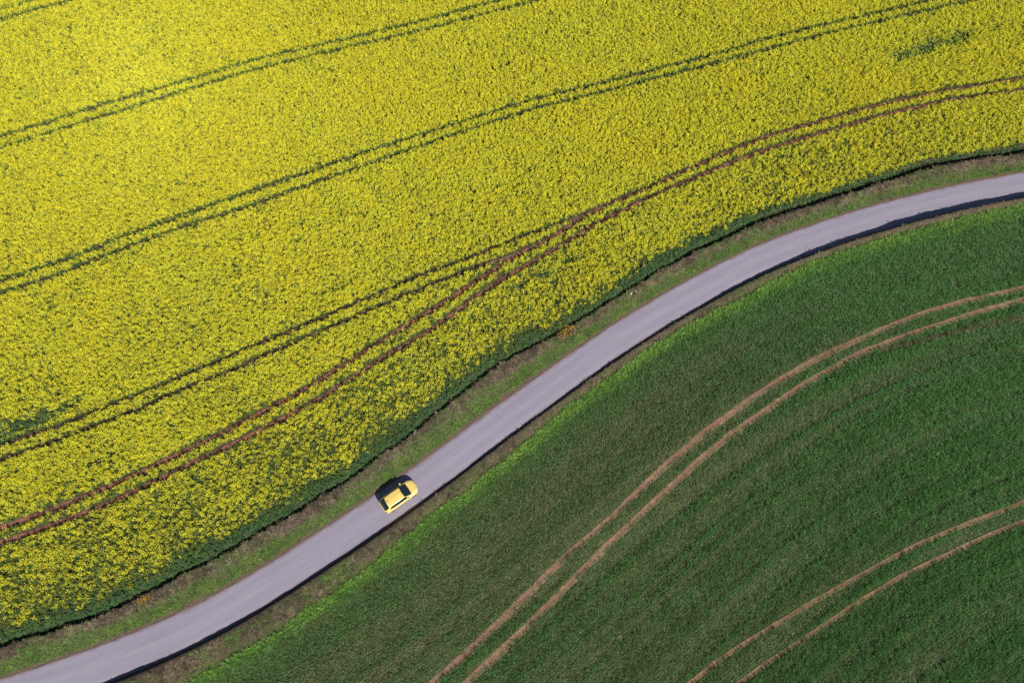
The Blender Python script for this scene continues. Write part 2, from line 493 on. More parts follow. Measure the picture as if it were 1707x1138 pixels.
def stamp(q, kind):
    R = 14
    o = np.arange(-R, R + 1)
    OX, OY = np.meshgrid(o, o, indexing='ij')
    for x, y in smooth_line(q, 0.12, (0, 0), 0):
        i, j = int((x - X0) / RES), int((y - Y0) / RES)
        if not (R < i < NXR - R - 1 and R < j < NYR - R - 1): continue
        dd = np.hypot((i + OX + .5) * RES + X0 - x, (j + OY + .5) * RES + Y0 - y)
        sl = (slice(i - R, i + R + 1), slice(j - R, j + R + 1))
        m = dd < track_d[sl]
        track_d[sl][m] = dd[m]; track_k[sl][m] = kind


def track(key, kind, half, mat, label, step=0.2, lug=0.0, e0=25, e1=25, wob=0.08):
    q = smooth_line(LINES[key], step, (e0, e1), int(6 / step) if key[0] == 'T' else int(3 / step ** 2))
    t, n = frame(q)
    s = np.arange(len(q)) * step
    q = q + n * (wob * (fbm(s * 0.25, s * 0 + len(key) * 3.3 + kind, 3) - 0.5))[:, None]
    stamp(q, kind)
    lvl = wheat_level if key[0] == 'W' else (lambda x: 0 * x)
    prof = [(-1.25, -0.03), (-1.0, 0.045), (-.7, 0.03), (-.25, .02), (0, .024), (.25, .02), (.7, .03), (1.0, .045), (1.25, -0.03)]
    V = np.empty((len(q), len(prof), 3))
    w = half * (0.85 + 0.5 * (fbm(s * 0.5, s * 0 + 40 + kind, 3) - .25))
    for j, (k, z) in enumerate(prof):
        xy = q + n * (w * k)[:, None]
        lz = lug * np.clip(np.sin(2 * np.pi * (s / 0.34 + abs(k) * 0.5)) * 2, -1, 1) * (abs(k) < 0.9)
        V[:, j, :2] = xy
        V[:, j, 2] = lvl(xy[:, 0]) + 0.02 + z + lz + 0.03 * (fbm(xy[:, 0] * 3, xy[:, 1] * 3, 3) - .5) * (abs(k) < 1.1)
    o = mesh_obj('wheel_track', V.reshape(-1, 3), grid_faces(len(q), len(prof)), MAT[mat], smooth=True)
    tag(o, label, group='tractor wheel tracks', kind='structure')
    return o


for k in ('T1a', 'T1b'): track(k, 1, .20, 'track_dark', 'overgrown wheel track through the densest rapeseed', e1=15)
for k in ('T2a', 'T2b'): track(k, 1, .22, 'track_dark', 'overgrown wheel track, third pair from the lane', e1=25)
for k in ('T3a', 'T3b'): track(k, 1, .22, 'track_dark', 'overgrown wheel track, second pair across the rapeseed')
for k in ('T4a', 'T4b'): track(k, 2, .26, 'track_dark', 'dark wheel track merging with the red headland track', e1=0)
for k in ('T5a', 'T5b'): track(k, 3, .33, 'track_red', 'reddish bare wheel track curving alongside the lane')
for k in ('W1a', 'W1b'): track(k, 4, .36, 'track_tan', 'tan wheel track with tyre tread through the wheat', 0.085, 0.035)
for k in ('W2a', 'W2b'): track(k, 5, .24, 'track_olive', 'thin brown wheel track deeper in the wheat', 0.1, 0.012)

stamp(np.array([(44.2, 29.6), (48.66, 30.67), (53.36, 31.79), (56.9, 32.75), (61.01, 33.55), (64.68, 34.35), (80, 37)]), 6)   # pale strip of thin crop


def track_at(P):
    i = np.clip(((P[:, 0] - X0) / RES).astype(int), 0, NXR - 1); j = np.clip(((P[:, 1] - Y0) / RES).astype(int), 0, NYR - 1)
    return track_d[i, j], track_k[i, j]


# ------------------------------------------------------------------ plants, drawn once each and scattered
def proto(name, verts, faces, midx, mats):
    return mesh_obj(name, verts, faces, mats, midx=midx, link=False)


class Geo:
    def __init__(self): self.v, self.f, self.m = [], [], []

    def quad(self, c, u, w, mi):
        k = len(self.v); self.v += [c - u - w, c + u - w, c + u + w, c - u + w]; self.f.append((k, k + 1, k + 2, k + 3)); self.m.append(mi)

    def blade(self, base, d, up, ln, wd, droop, mi, segs=3):
        side = np.cross(d, [0, 0, 1.0]); side /= np.linalg.norm(side) + 1e-9
        k = len(self.v)
        for i in range(segs + 1):
            t = i / segs
            c = base + d * ln * t * (0.35 + droop * t) + np.array([0, 0, 1.0]) * up * (t - droop * 0.45 * t * t)
            ww = wd * (1 - t ** 2) + 0.001
            self.v += [c - side * ww, c + side * ww]
        for i in range(segs):
            a = k + 2 * i; self.f.append((a, a + 1, a + 3, a + 2)); self.m.append(mi)

    def leaf(self, base, d, ln, wd, rise, mi):
        """folded leaf with an arched midrib"""
        side = np.cross(d, [0, 0, 1.0]); side /= np.linalg.norm(side) + 1e-9
        z = np.array([0, 0, 1.0]); k = len(self.v)
        for t, w, h in ((0, .15, 0), (.35, .9, rise), (.72, .8, rise * .75), (1, .05, -rise * .15)):
            c = base + d * ln * t + z * h
            self.v += [c - side * wd * w + z * wd * .3, c, c + side * wd * w + z * wd * .3]
        for i in range(3):
            a = k + 3 * i
            self.f += [(a, a + 1, a + 4, a + 3), (a + 1, a + 2, a + 5, a + 4)]; self.m += [mi, mi]


def rnd_dir(r, z=0.0):
    a = r.uniform(0, 2 * math.pi); return np.array([math.cos(a), math.sin(a), z])


def rape(seed, bloom):
    r = random.Random(seed); g = Geo(); H = 0.95
    for i in range(9 if bloom else 12):
        h = r.uniform(.12, .68) if bloom else r.uniform(.1, .85)
        g.leaf(np.array([0, 0, h * H * .8]), rnd_dir(r, r.uniform(-.1, .35)), r.uniform(.16, .30) * (1 if bloom else 1.15), r.uniform(.035, .06), r.uniform(.02, .08), 0)
    nb = (0, 5, 9, 13)[bloom]
    for i in range(max(nb, 5)):
        d = rnd_dir(r); rad = .24 * math.sqrt(r.uniform(.02, 1)); tz = H * r.uniform(.72, 1.06)
        tip = d * rad + np.array([0, 0, tz]); b = np.array([0, 0, .35 * H])
        g.blade(b, (tip - b) / (np.linalg.norm(tip - b)) * 1.0, 0, np.linalg.norm(tip - b) * 1.0 / 1.0, .007, .65, 2, 1)
        for k in range(3 if bloom else 1):                # green buds and young pods under the blossom
            c = tip + np.array([r.gauss(0, .05), r.gauss(0, .05), r.uniform(-.24, -.06)])
            n = np.array([r.gauss(0, .6), r.gauss(0, .6), 1.0]); n /= np.linalg.norm(n)
            u = np.cross(n, rnd_dir(r)); u /= np.linalg.norm(u); w = np.cross(n, u)
            g.quad(c, u * .032, w * .014, 2)
        if i >= nb: continue
        for k in range(7):
            c = tip + np.array([r.gauss(0, .022), r.gauss(0, .022), r.uniform(-.10, .015)])
            n = np.array([r.gauss(0, .55), r.gauss(0, .55), 1.0]); n /= np.linalg.norm(n)
            u = np.cross(n, rnd_dir(r)); u /= np.linalg.norm(u); w = np.cross(n, u); s = r.uniform(.014, .025)
            g.quad(c, u * s, w * s, 1)
    return proto('rapeseed_plant', g.v, g.f, g.m, [MAT['rape_leaf'], MAT['rape_flower'], MAT['rape_stem']])


def tuft(name, seed, mat, n, ln, wd, spread, up, droop):
    r = random.Random(seed); g = Geo()
    for i in range(n):
        b = np.array([r.gauss(0, spread), r.gauss(0, spread), 0])
        g.blade(b, rnd_dir(r), up * r.uniform(.7, 1.15), ln * r.uniform(.6, 1.2), wd * r.uniform(.7, 1.2), droop * r.uniform(.4, 1.3), 0)
    return proto(name, g.v, g.f, g.m, [mat])


def scatter(name, P, Z, rot, scl, idx, tint, protos, label):
    """one object: points that carry plants (geometry nodes)"""
    cl = bpy.data.collections.new(name + '_plants')
    for k, o in enumerate(protos):
        o.name = '%s_%02d' % (name, k); cl.objects.link(o)
    me = bpy.data.meshes.new(name)
    me.vertices.add(len(P)); me.vertices.foreach_set('co', np.column_stack([P, Z]).astype(np.float32).ravel())
    for nm, ty, arr, f in (('rot', 'FLOAT_VECTOR', rot, 'vector'), ('scl', 'FLOAT_VECTOR', scl, 'vector'), ('idx', 'INT', idx, 'value'), ('tint', 'FLOAT', tint, 'value')):
        a = me.attributes.new(nm, ty, 'POINT')
        a.data.foreach_set(f, np.asarray(arr, np.int32 if ty == 'INT' else np.float32).ravel())
    o = bpy.data.objects.new(name, me); COL.objects.link(o)
    ng = bpy.data.node_groups.new(name + '_scatter', 'GeometryNodeTree')
    ng.interface.new_socket('Geometry', in_out='INPUT', socket_type='NodeSocketGeometry')
    ng.interface.new_socket('Geometry', in_out='OUTPUT', socket_type='NodeSocketGeometry')
    N = ng.nodes; gi = N.new('NodeGroupInput'); go = N.new('NodeGroupOutput')
    ci = N.new('GeometryNodeCollectionInfo'); ci.inputs['Collection'].default_value = cl
    ci.inputs['Separate Children'].default_value = True; ci.inputs['Reset Children'].default_value = True
    ip = N.new('GeometryNodeInstanceOnPoints'); ip.inputs['Pick Instance'].default_value = True

    def named(nm, ty):
        nd = N.new('GeometryNodeInputNamedAttribute'); nd.data_type = ty; nd.inputs['Name'].default_value = nm; return nd.outputs[0]
    L = ng.links.new
    L(gi.outputs[0], ip.inputs['Points']); L(ci.outputs[0], ip.inputs['Instance'])
    L(named('idx', 'INT'), ip.inputs['Instance Index'])
    er = N.new('FunctionNodeEulerToRotation'); L(named('rot', 'FLOAT_VECTOR'), er.inputs[0]); L(er.outputs[0], ip.inputs['Rotation'])
    L(named('scl', 'FLOAT_VECTOR'), ip.inputs['Scale'])
    L(ip.outputs[0], go.inputs[0])
    md = o.modifiers.new('scatter', 'NODES'); md.node_group = ng
    tag(o, label, kind='stuff')
    return o


def jgrid(x0, x1, y0, y1, step, jit=0.48):
    x, y = np.meshgrid(np.arange(x0, x1, step), np.arange(y0, y1, step), indexing='ij')
    p = np.stack([x.ravel(), y.ravel()], 1)
    p[:, 0] += (np.arange(len(p)) % 2) * step * 0.5
    return p + RNG.uniform(-jit, jit, p.shape) * step


def in_view(p, m=7.0):
    """ground the photograph can see, and a margin around it"""
    yy = p[:, 1]
    half = np.interp(yy, [-6.2, 87.3], [51.9, 78.2]) + m
    return (np.abs(p[:, 0]) < half) & (yy > -6.2 - m * .6) & (yy < 87.3 + m)


def eul(n, tilt=0.12):
    return np.column_stack([RNG.normal(0, tilt, n), RNG.normal(0, tilt, n), RNG.uniform(0, 6.283, n)])


# ---- rapeseed
STEP_R = 0.205
p = jgrid(-90, 90, -12, 96, STEP_R); p = p[in_view(p)]
s_, d_ = road_sd(p)
crop0 = np.interp(s_, RS, CROP0)
depth = -d_ - crop0                                   # metres into the crop
keep = depth > 0.0 + 0.25 * (fbm(p[:, 0] * .8, p[:, 1] * .8, 3) - .5)
p, depth, s_ = p[keep], depth[keep], s_[keep]
td, tk = track_at(p)
gap = np.choose(tk, [0, .28, .28, .37, .3, .3, 0]) * (0.88 + 0.3 * fbm(p[:, 0] * .3, p[:, 1] * .3, 3))
weak = RNG.random(len(p))
keep = (td > gap) | ((tk == 1) & (weak < .12))
p, depth, s_, td, tk, gap = p[keep], depth[keep], s_[keep], td[keep], tk[keep], gap[keep]
n = len(p)
fine = fbm(p[:, 0] * .55, p[:, 1] * .55, 4)
broad = fbm(p[:, 0] * .045 + 3, p[:, 1] * .045, 4)
mid = fbm(p[:, 0] * .16 + 9, p[:, 1] * .16, 3)
vig = 0.41 + 0.32 * (broad - .5) + 0.26 * (mid - .5) + 0.34 * (fine - .5) + .75 * (vnoise(p[:, 0] * 3.1 + 11, p[:, 1] * 3.1) - .5) + RNG.normal(0, .20, n)
vig += 0.19 * sm(15, 62, p[:, 1]) - 0.24 * (1 - sm(5, 15, depth))
marg = np.interp(s_, RS, np.interp(RX, [-60, 25, 40, 60], [1.5, 1.35, .7, .4])) * (0.15 + 1.7 * fbm(p[:, 0] * .8, p[:, 1] * .8, 3)) * RNG.normal(1, .22, n)
leafy = depth < marg * .9
vig = np.where(leafy, -1, vig - .55 * (1 - sm(.9, 1.7, depth / np.maximum(marg, .05))))
vig = np.where((td < gap + .16) & (tk == 1), vig - .35, vig)
vig = np.where((td < gap + .18) & (tk > 1), vig - .25, vig)
hole = np.zeros(n)                                    # thin and unflowered patches
for x, y, rx, ry in ((-54.7, 21.2, 3.2, 1.1), (-58.2, 19.9, 3.0, 1.2), (-51.6, 22.9, 1.8, .6), (60.6, 77.2, 3.4, 1.2), (57.0, 76.0, 2.6, 1.3), (65.4, 78.9, 3.2, 1.1),
                     (-22.1, 37.9, .9, .5), (-23.4, 37.4, .9, .4), (3.5, 39.9, 1.2, .3), (1.2, 38.5, 1.0, .3), (7.0, 41.8, 1.2, .3), (.6, 56.8, .6, .4), (2.1, 55.5, .5, .3),
                     (18.5, 63.0, .7, .3), (-46, 16.7, 2.0, .25)):
    ca, sa = .9, .42
    u = (p[:, 0] - x) * ca + (p[:, 1] - y) * sa; v = -(p[:, 0] - x) * sa + (p[:, 1] - y) * ca
    hole = np.maximum(hole, np.exp(-((u / rx) ** 2 + (v / ry) ** 2)))
vig = vig - (.25 + .6 * fbm(p[:, 0] * .9, p[:, 1] * .9, 3)) * hole
# small gaps where plants failed
keep = (RNG.random(n) > 0.07 + .12 * (vnoise(p[:, 0] * 2.1 + 31, p[:, 1] * 2.1) > .72)) & ~((vnoise(p[:, 0] * 1.6 + 50, p[:, 1] * 1.6) > .95) & (depth > 2)) & (RNG.random(n) > .35 * (hole > .6))
p, depth, vig, leafy, td, tk, gap, hole, s_ = [a[keep] for a in (p, depth, vig, leafy, td, tk, gap, hole, s_)]
n = len(p)
lvl = np.select([vig < .14, vig < .38, vig < .62], [0, 1, 2], 3)
SH = 4
idx = lvl * SH + RNG.integers(0, SH, n)
protos = [rape(100 * b + k, b) for b in range(4) for k in range(SH)]
hs = np.clip(0.90 + .35 * (vig - .5) + RNG.normal(0, .13, n), .5, 1.3)
hs = np.where(leafy, RNG.uniform(.35, 1.05, n) * (0.55 + .45 * np.clip(depth / 0.8, 0, 1)), hs) * np.where(hole > .4, .75, 1)
hs = np.where((tk == 1) & (td <= gap), .45, hs)
ws = np.clip(RNG.normal(.76, .12, n), .5, 1.1)
tint = np.clip(0.5 + .6 * (fbm(p[:, 0] * .1 + 70, p[:, 1] * .1, 4) - .5) + RNG.normal(0, .2, n) + .25 * (vig - .5), 0, 1)
tint = np.where(leafy | (hole > .4), tint * .6, .30 + .65 * tint)
tint = np.where((tk == 1) & (td < gap + .2), tint * .4, tint)
zr_, _, _ = ground_z(p)
scatter('rapeseed_crop', p, np.where(depth < .3, np.clip(zr_, -.4, 0), 0.0), eul(n), np.column_stack([ws, ws, hs]), idx, tint, protos, 'flowering yellow rapeseed crop filling the field above the lane')
print('rape', n)

# ---- wheat
p = jgrid(-60, 90, -12, 75, 0.175); p = p[in_view(p)]
s_, d_ = road_sd(p)
lush = np.maximum(np.interp(s_, RS, LUSH), np.interp(s_, RS, CREST) + .7)
dep = d_ - lush
keep = dep > .9 + .9 * (fbm(p[:, 0] * .5, p[:, 1] * .5, 3) - .5)
p, dep, s_, d_ = p[keep], dep[keep], s_[keep], d_[keep]
# drilled in rows that follow the lane
ii = np.clip(np.searchsorted(RS, s_), 0, len(RS) - 1)
snap = np.round(d_ / .31) * .31 + RNG.normal(0, .045, len(p)) - d_
p = p + RN[ii] * snap[:, None]; d_ = d_ + snap
td, tk = track_at(p)
gap = np.choose(tk, [0, .3, .3, .3, .29, .26, 0]) * (0.82 + 0.4 * fbm(p[:, 0] * .7, p[:, 1] * .7, 3))
keep = (td > gap) | (RNG.random(len(p)) < .13)
p, dep, s_, d_, td, tk, gap = [a[keep] for a in (p, dep, s_, d_, td, tk, gap)]
n = len(p)
row = (vnoise(d_ * 1.9, s_ * .03) - .5) * (.8 + 1.4 * sm(4, 16, dep))                # drilling lines that follow the lane
row2 = vnoise(d_ * .55 + 30, s_ * .03) - .5
broad = .45 * (fbm(p[:, 0] * .05 + 30, p[:, 1] * .05, 4) - .5) + .5 * (fbm(d_ * .45, s_ * .03, 4) - .5)
olive = sm(2, 5, dep) * (1 - sm(9, 17, dep)) * (1 - sm(18, 55, p[:, 0]))
tint = .62 - .22 * olive + .18 * sm(25, 60, p[:, 0] + .4 * p[:, 1]) - .12 * (1 - sm(-5, 25, p[:, 1])) + .7 * broad + .42 * row + .2 * row2 + RNG.normal(0, .14, n) + .16 * sm(20, 50, p[:, 0])  # lift to the upper right and drop at the bottom paint oblique-view sheen
tint = np.where((td < gap + .25), tint + .1, tint)
tint = np.where((tk == 6) & (td < .35), -.2 * RNG.random(n), tint)
tint = np.clip(tint, 0, 1)
clump = fbm(p[:, 0] * 1.5, p[:, 1] * 1.5, 3)
keep = (clump + .08 * row > .22) & (RNG.random(n) > .04)
p, d_, s_, tint, clump, td, gap, row = [a[keep] for a in (p, d_, s_, tint, clump, td, gap, row)]
n = len(p)
hs = np.clip(.62 + 1.0 * (clump - .3) + .45 * row + RNG.normal(0, .12, n), .4, 1.5)
hs = np.where(td < gap, .35, hs)
ws = np.clip(RNG.normal(.9, .16, n), .55, 1.4)
protos = [tuft('wheat', 300 + k, MAT['wheat'], 15, .30, .011, .055, .48, .55) for k in range(5)]
scatter('wheat_crop', p, wheat_level(p[:, 0]), eul(n, .15), np.column_stack([ws, ws, hs]), RNG.integers(0, 5, n), tint, protos, 'young dark green wheat crop filling the field below the lane')
print('wheat', n)

# ---- lush margin of the wheat field
p = jgrid(-60, 90, -12, 75, 0.15); p = p[in_view(p)]
s_, d_ = road_sd(p)
lush = np.maximum(np.interp(s_, RS, LUSH), np.interp(s_, RS, CREST) + .7)
dep = d_ - lush
wid = 1.55 + .35 * sm(25, 50, p[:, 0]) + .6 * (fbm(p[:, 0] * .3, p[:, 1] * .3, 4) - .5)
keep = (dep > .12 + .6 * (fbm(p[:, 0] * .9, p[:, 1] * .9, 3) - .5)) & (dep < wid) & (fbm(p[:, 0] * 1.3 + 8, p[:, 1] * 1.3, 3) > .22)
keep &= RNG.random(len(p)) < 1.25 - dep / wid * .75
p, dep, wid = p[keep], dep[keep], wid[keep]
n = len(p); z, _, _ = ground_z(p)
ws = np.clip(RNG.normal(1.0, .22, n), .6, 1.6)
hs = ws * RNG.uniform(.7, 1.25, n)
tint = np.clip(.45 + .9 * (fbm(p[:, 0] * .5, p[:, 1] * .5, 3) - .5) + RNG.normal(0, .18, n) - .3 * np.clip(dep / wid, 0, 1), 0, 1)
protos = [tuft('lush', 500 + k, MAT['lush'], 13, .24, .014, .05, .42, .6) for k in range(4)]
scatter('field_margin_grass', p, z, eul(n, .2), np.column_stack([ws, ws, hs]), RNG.integers(0, 4, n), tint, protos, 'band of bright lush grass edging the wheat field')
print('lush', n)

# ---- verge grass, green near the lane and dry towards the crop, and on the bank
p = jgrid(-85, 90, -12, 75, 0.16); p = p[in_view(p)]
z, s_, d_ = ground_z(p)
fo = np.interp(s_, RS, FOOT); cr = np.interp(s_, RS, CREST); lu = np.maximum(np.interp(s_, RS, LUSH), cr + .7)
q = np.where(d_ < 0, (-d_ - ROAD_HALF) / (fo - ROAD_HALF), (d_ - ROAD_HALF) / (lu - ROAD_HALF))
patch = fbm(p[:, 0] * .45 + 5, p[:, 1] * .45, 4); patch2 = fbm(p[:, 0] * 1.2 + 25, p[:, 1] * 1.2, 3)
left = d_ < 0
gprob = np.where(left, np.exp(-((q - .36) / .20) ** 2) * 1.3 + .25 * (q > .5), .30 + .25 * sm(.75, 1, q))
green = (gprob + 1.1 * (patch - .5)) > RNG.uniform(.12, .62, len(p))
ok = (q > np.where(left, .14, .22)) & (q < 1.06)
ok &= np.where(green, patch2 > .28, (patch2 > .36) | (RNG.random(len(p)) < .3))
ok &= RNG.random(len(p)) < np.where(left, .95, np.where(d_ < cr, .35, .95))
brow = (~left) & (d_ < cr + .35)
p, z, green, q, left, brow = p[ok], z[ok], green[ok], q[ok], left[ok], brow[ok]
n = len(p)
protos = [tuft('vg', 600 + k, MAT['verge_green'], 11, .17, .011, .05, .20, .7) for k in range(4)] + [tuft('vd', 650 + k, MAT['verge_dry'], 14, .24, .012, .07, .24, .8) for k in range(4)]
idx = np.where(green, 0, 4) + RNG.integers(0, 4, n)
ws = np.clip(RNG.normal(1.0, .28, n) * (.6 + .8 * fbm(p[:, 0] * .9 + 3, p[:, 1] * .9, 3)), .4, 2.0) * np.where(brow, .55, 1)
tint = np.clip(.5 + 1.1 * (fbm(p[:, 0] * .7 + 90, p[:, 1] * .7, 3) - .5) + RNG.normal(0, .2, n), 0, 1)
tint = np.where(green & left & (q < .5), np.clip(tint + .2, 0, 1), tint)
scatter('verge_grass', p, z - .01, eul(n, .25), np.column_stack([ws, ws, ws * RNG.uniform(.6, 1.3, n)]), idx, tint, protos, 'green and dry grass tufts on both sides of the lane')
print('verge', n)

# ------------------------------------------------------------------ the car: a small golden yellow hatchback
CAR = dict(
    paint=mat_plain('golden_car_paint', (.88, .62, .17), 0.34, 0.6, 0.25, 1.0),
    glass=mat_plain('dark_car_glass', (.010, .016, .024), 0.06, 0.7, 0.0, 0.4),
    black=mat_plain('black_car_plastic', (.018, .018, .020), 0.6, 0.3),
    tyre=mat_plain('tyre_rubber', (.022, .022, .023), 0.85, 0.2),
    rim=mat_plain('alloy_rim', (.52, .53, .55), 0.3, 0.5, 0.9),
    lamp=mat_plain('clear_lamp_lens', (.72, .74, .76), 0.12, 0.6, 0.3, 0.6),
    red=mat_plain('red_lamp_lens', (.16, .008, .010), 0.15, 0.6, 0.0, 0.6),
    plate=mat_plain('number_plate', (.72, .72, .66), 0.5, 0.3),
)
CAR['paint'].node_tree.nodes['Principled BSDF'].inputs['Coat Roughness'].default_value = 0.14
# stations: x, then (y,z) of bottom edge, sill, side, shoulder, belt or bonnet edge, roof edge, and height of the centre line
ST = [
    (-2.04, (.40, .34), (.52, .38), (.56, .52), (.54, .68), (.49, .78), (.40, .83), .85),
    (-2.00, (.52, .26), (.68, .34), (.72, .54), (.70, .74), (.63, .88), (.50, .95), .98),
    (-1.86, (.63, .21), (.785, .31), (.815, .57), (.795, .82), (.715, .96), (.56, 1.08), 1.12),
    (-1.62, (.69, .19), (.835, .30), (.870, .59), (.855, .85), (.765, .98), (.585, 1.26), 1.31),
    (-1.36, (.70, .18), (.84, .30), (.878, .60), (.865, .86), (.780, .98), (.555, 1.375), 1.435),
    (-0.95, (.70, .18), (.84, .30), (.878, .60), (.868, .86), (.790, .97), (.565, 1.405), 1.465),
    (-0.30, (.70, .18), (.835, .30), (.872, .60), (.866, .85), (.800, .955), (.57, 1.41), 1.475),
    (0.20, (.70, .18), (.835, .30), (.872, .60), (.864, .845), (.800, .945), (.56, 1.385), 1.45),
    (0.42, (.70, .18), (.835, .30), (.874, .60), (.862, .84), (.797, .94), (.565, 1.33), 1.395),
    (0.80, (.70, .18), (.835, .30), (.876, .60), (.858, .83), (.785, .925), (.615, 1.13), 1.185),
    (1.18, (.70, .19), (.835, .30), (.878, .60), (.850, .81), (.765, .895), (.630, .955), .985),
    (1.55, (.67, .20), (.805, .30), (.845, .58), (.805, .76), (.705, .85), (.540, .895), .915),
    (1.82, (.57, .22), (.70, .31), (.740, .54), (.695, .69), (.600, .77), (.45, .81), .83),
    (1.97, (.44, .26), (.55, .33), (.580, .50), (.540, .61), (.465, .67), (.35, .70), .715),
    (2.04, (.30, .32), (.37, .37), (.39, .47), (.36, .54), (.31, .58), (.24, .60), .61),
]
SX = np.array([s[0] for s in ST])
SP = np.array([[(0, s[1][1] - .01)] + list(s[1:7]) + [(0, s[7])] for s in ST])      # station, control point, (y,z)


def cubic(t, xs, ys):
    """monotone cubic through the stations"""
    h = np.diff(xs); dl = np.diff(ys, axis=0) / h.reshape(-1, *([1] * (ys.ndim - 1)))
    m = np.zeros_like(ys)
    m[1:-1] = np.where(dl[:-1] * dl[1:] > 0, 2 * dl[:-1] * dl[1:] / (dl[:-1] + dl[1:] + 1e-12), 0)
    m[0], m[-1] = dl[0], dl[-1]
    i = np.clip(np.searchsorted(xs, t) - 1, 0, len(xs) - 2)
    u = (t - xs[i]) / h[i]
    return (2 * u ** 3 - 3 * u ** 2 + 1) * ys[i] + (u ** 3 - 2 * u ** 2 + u) * h[i] * m[i] + (-2 * u ** 3 + 3 * u ** 2) * ys[i + 1] + (u ** 3 - u ** 2) * h[i] * m[i + 1]


def car_pt(x, v):
    c = cubic(x, SX, SP)                                # eight control points at this station
    return np.array([x, *cubic(v, np.arange(8.0), c)])


def car_n(x, v, e=.02):
    x = min(max(x, SX[0] + e), SX[-1] - e); v = min(max(v, e), 7 - e)
    a = car_pt(x + e, v) - car_pt(x - e, v); b = car_pt(x, v + e) - car_pt(x, v - e)
    n = np.cross(b, a); return n / (np.linalg.norm(n) + 1e-9)


WHEELS = ((1.27, .30), (-1.28, .30))
car = bpy.data.objects.new('car', None); COL.objects.link(car)
car.empty_display_size = 0.5


def car_body():
    xs = np.concatenate([[-2.04, -2.03, -2.015], np.linspace(-1.99, 1.99, 120), [2.01, 2.03, 2.04]])
    vs = np.linspace(0, 7, 57)
    V, F = [], []
    half = np.array([[car_pt(x, v) for v in vs] for x in xs])
    full = np.concatenate([half, half[:, ::-1][:, 1:-1] * np.array([1, -1, 1])], 1)
    n, m = full.shape[:2]
    for i in range(n - 1):
        for j in range(m):
            k = (j + 1) % m
            c = (full[i, j] + full[i + 1, k]) / 2
            if abs(c[1]) > .55 and c[2] < .66 and any((c[0] - wx) ** 2 + (c[2] - wz) ** 2 < .345 ** 2 for wx, wz in WHEELS): continue
            F.append((i * m + j, (i + 1) * m + j, (i + 1) * m + k, i * m + k))
    F.append(tuple(range(m - 1, -1, -1))); F.append(tuple((n - 1) * m + j for j in range(m)))
    return mesh_obj('body', full.reshape(-1, 3), F, CAR['paint'], car, smooth=True)


def patch(name, quad, mat, parent, off=.007, side=1, nx=10, nv=8, both=False):
    """panel lying on the body; quad = ((x0,v) rear-low, (x1) front-low, front-high, rear-high) in body coordinates"""
    (a, b, c, d) = [np.array(q, float) for q in quad]
    V = []
    for i in range(nx + 1):
        for j in range(nv + 1):
            s, t = i / nx, j / nv
            x, v = (a * (1 - s) + b * s) * (1 - t) + (d * (1 - s) + c * s) * t
            edge_ = min(s, 1 - s, t, 1 - t)
            pt = car_pt(x, v) + car_n(x, v) * (off if edge_ > .001 else off * .3)
            pt[1] *= side
            V.append(pt)
    F = grid_faces(nx + 1, nv + 1)
    if side < 0: F = [f[::-1] for f in F]
    if both:                                            # mirror across the centre line into one sheet
        k = len(V); V += [p_ * np.array([1, -1, 1]) for p_ in V]; F += [tuple(q + k for q in f[::-1]) for f in F]
    return mesh_obj(name, V, F, mat, parent, smooth=True)


def boxm(name, c, s, mat, parent, bev=.01, rot=None):
    bm = bmesh.new(); bmesh.ops.create_cube(bm, size=1.0)
    for v in bm.verts: v.co = Vector((v.co.x * s[0], v.co.y * s[1], v.co.z * s[2]))
    bmesh.ops.bevel(bm, geom=list(bm.edges), offset=bev, segments=2, affect='EDGES')
    if rot: bmesh.ops.rotate(bm, verts=bm.verts, cent=(0, 0, 0), matrix=Matrix.Rotation(rot[0], 3, rot[1]))
    bmesh.ops.translate(bm, verts=bm.verts, vec=c)
    me = bpy.data.meshes.new(name); bm.to_mesh(me); bm.free(); me.materials.append(mat)
    for pl in me.polygons: pl.use_smooth = True
    o = bpy.data.objects.new(name, me); COL.objects.link(o); o.parent = parent
    return o


def lathe(name, prof, mat, parent, loc, seg=32):
    """profile (radius, y) turned about the wheel's axle"""
    V = [(r * math.cos(2 * math.pi * k / seg), y, r * math.sin(2 * math.pi * k / seg)) for k in range(seg) for r, y in prof]
    m = len(prof)
    F = [(k * m + j, ((k + 1) % seg) * m + j, ((k + 1) % seg) * m + j + 1, k * m + j + 1) for k in range(seg) for j in range(m - 1)]
    o = mesh_obj(name, V, F, mat, parent, smooth=True); o.location = loc
    return o


body = car_body()
ws = patch('windscreen', ((.47, 5.93), (1.19, 5.80), (1.24, 7.0), (.40, 7.0)), CAR['glass'], car, both=True, nx=14)
for y0 in (.30, -.05):                                   # wipers at the foot of the windscreen
    a_, b_ = car_pt(1.16, 6.9), car_pt(1.02, 6.5)
    w = boxm('wiper', (1.10, y0 + .05, 1.045), (.025, .46, .012), CAR['black'], ws, .004, (math.radians(8), 'Z'))
patch('rear_window', ((-1.93, 5.84), (-1.41, 5.90), (-1.375, 7.0), (-1.965, 7.0)), CAR['glass'], car, both=True)
patch('bonnet', ((1.24, 5.25), (1.90, 5.35), (1.93, 7.0), (1.24, 7.0)), CAR['paint'], car, .006, both=True, nx=12)
patch('grille', ((2.030, 2.3), (2.039, 2.3), (2.039, 7.0), (2.034, 7.0)), CAR['black'], car, .008, both=True, nx=2)
patch('tailgate', ((-2.03, 5.6), (-1.95, 5.7), (-1.92, 7.0), (-2.025, 7.0)), CAR['paint'], car, .005, both=True, nx=3)
boxm('roof_spoiler', (-1.37, 0, 1.432), (.10, .98, .030), CAR['paint'], car, .015, (math.radians(-9), 'Y'))
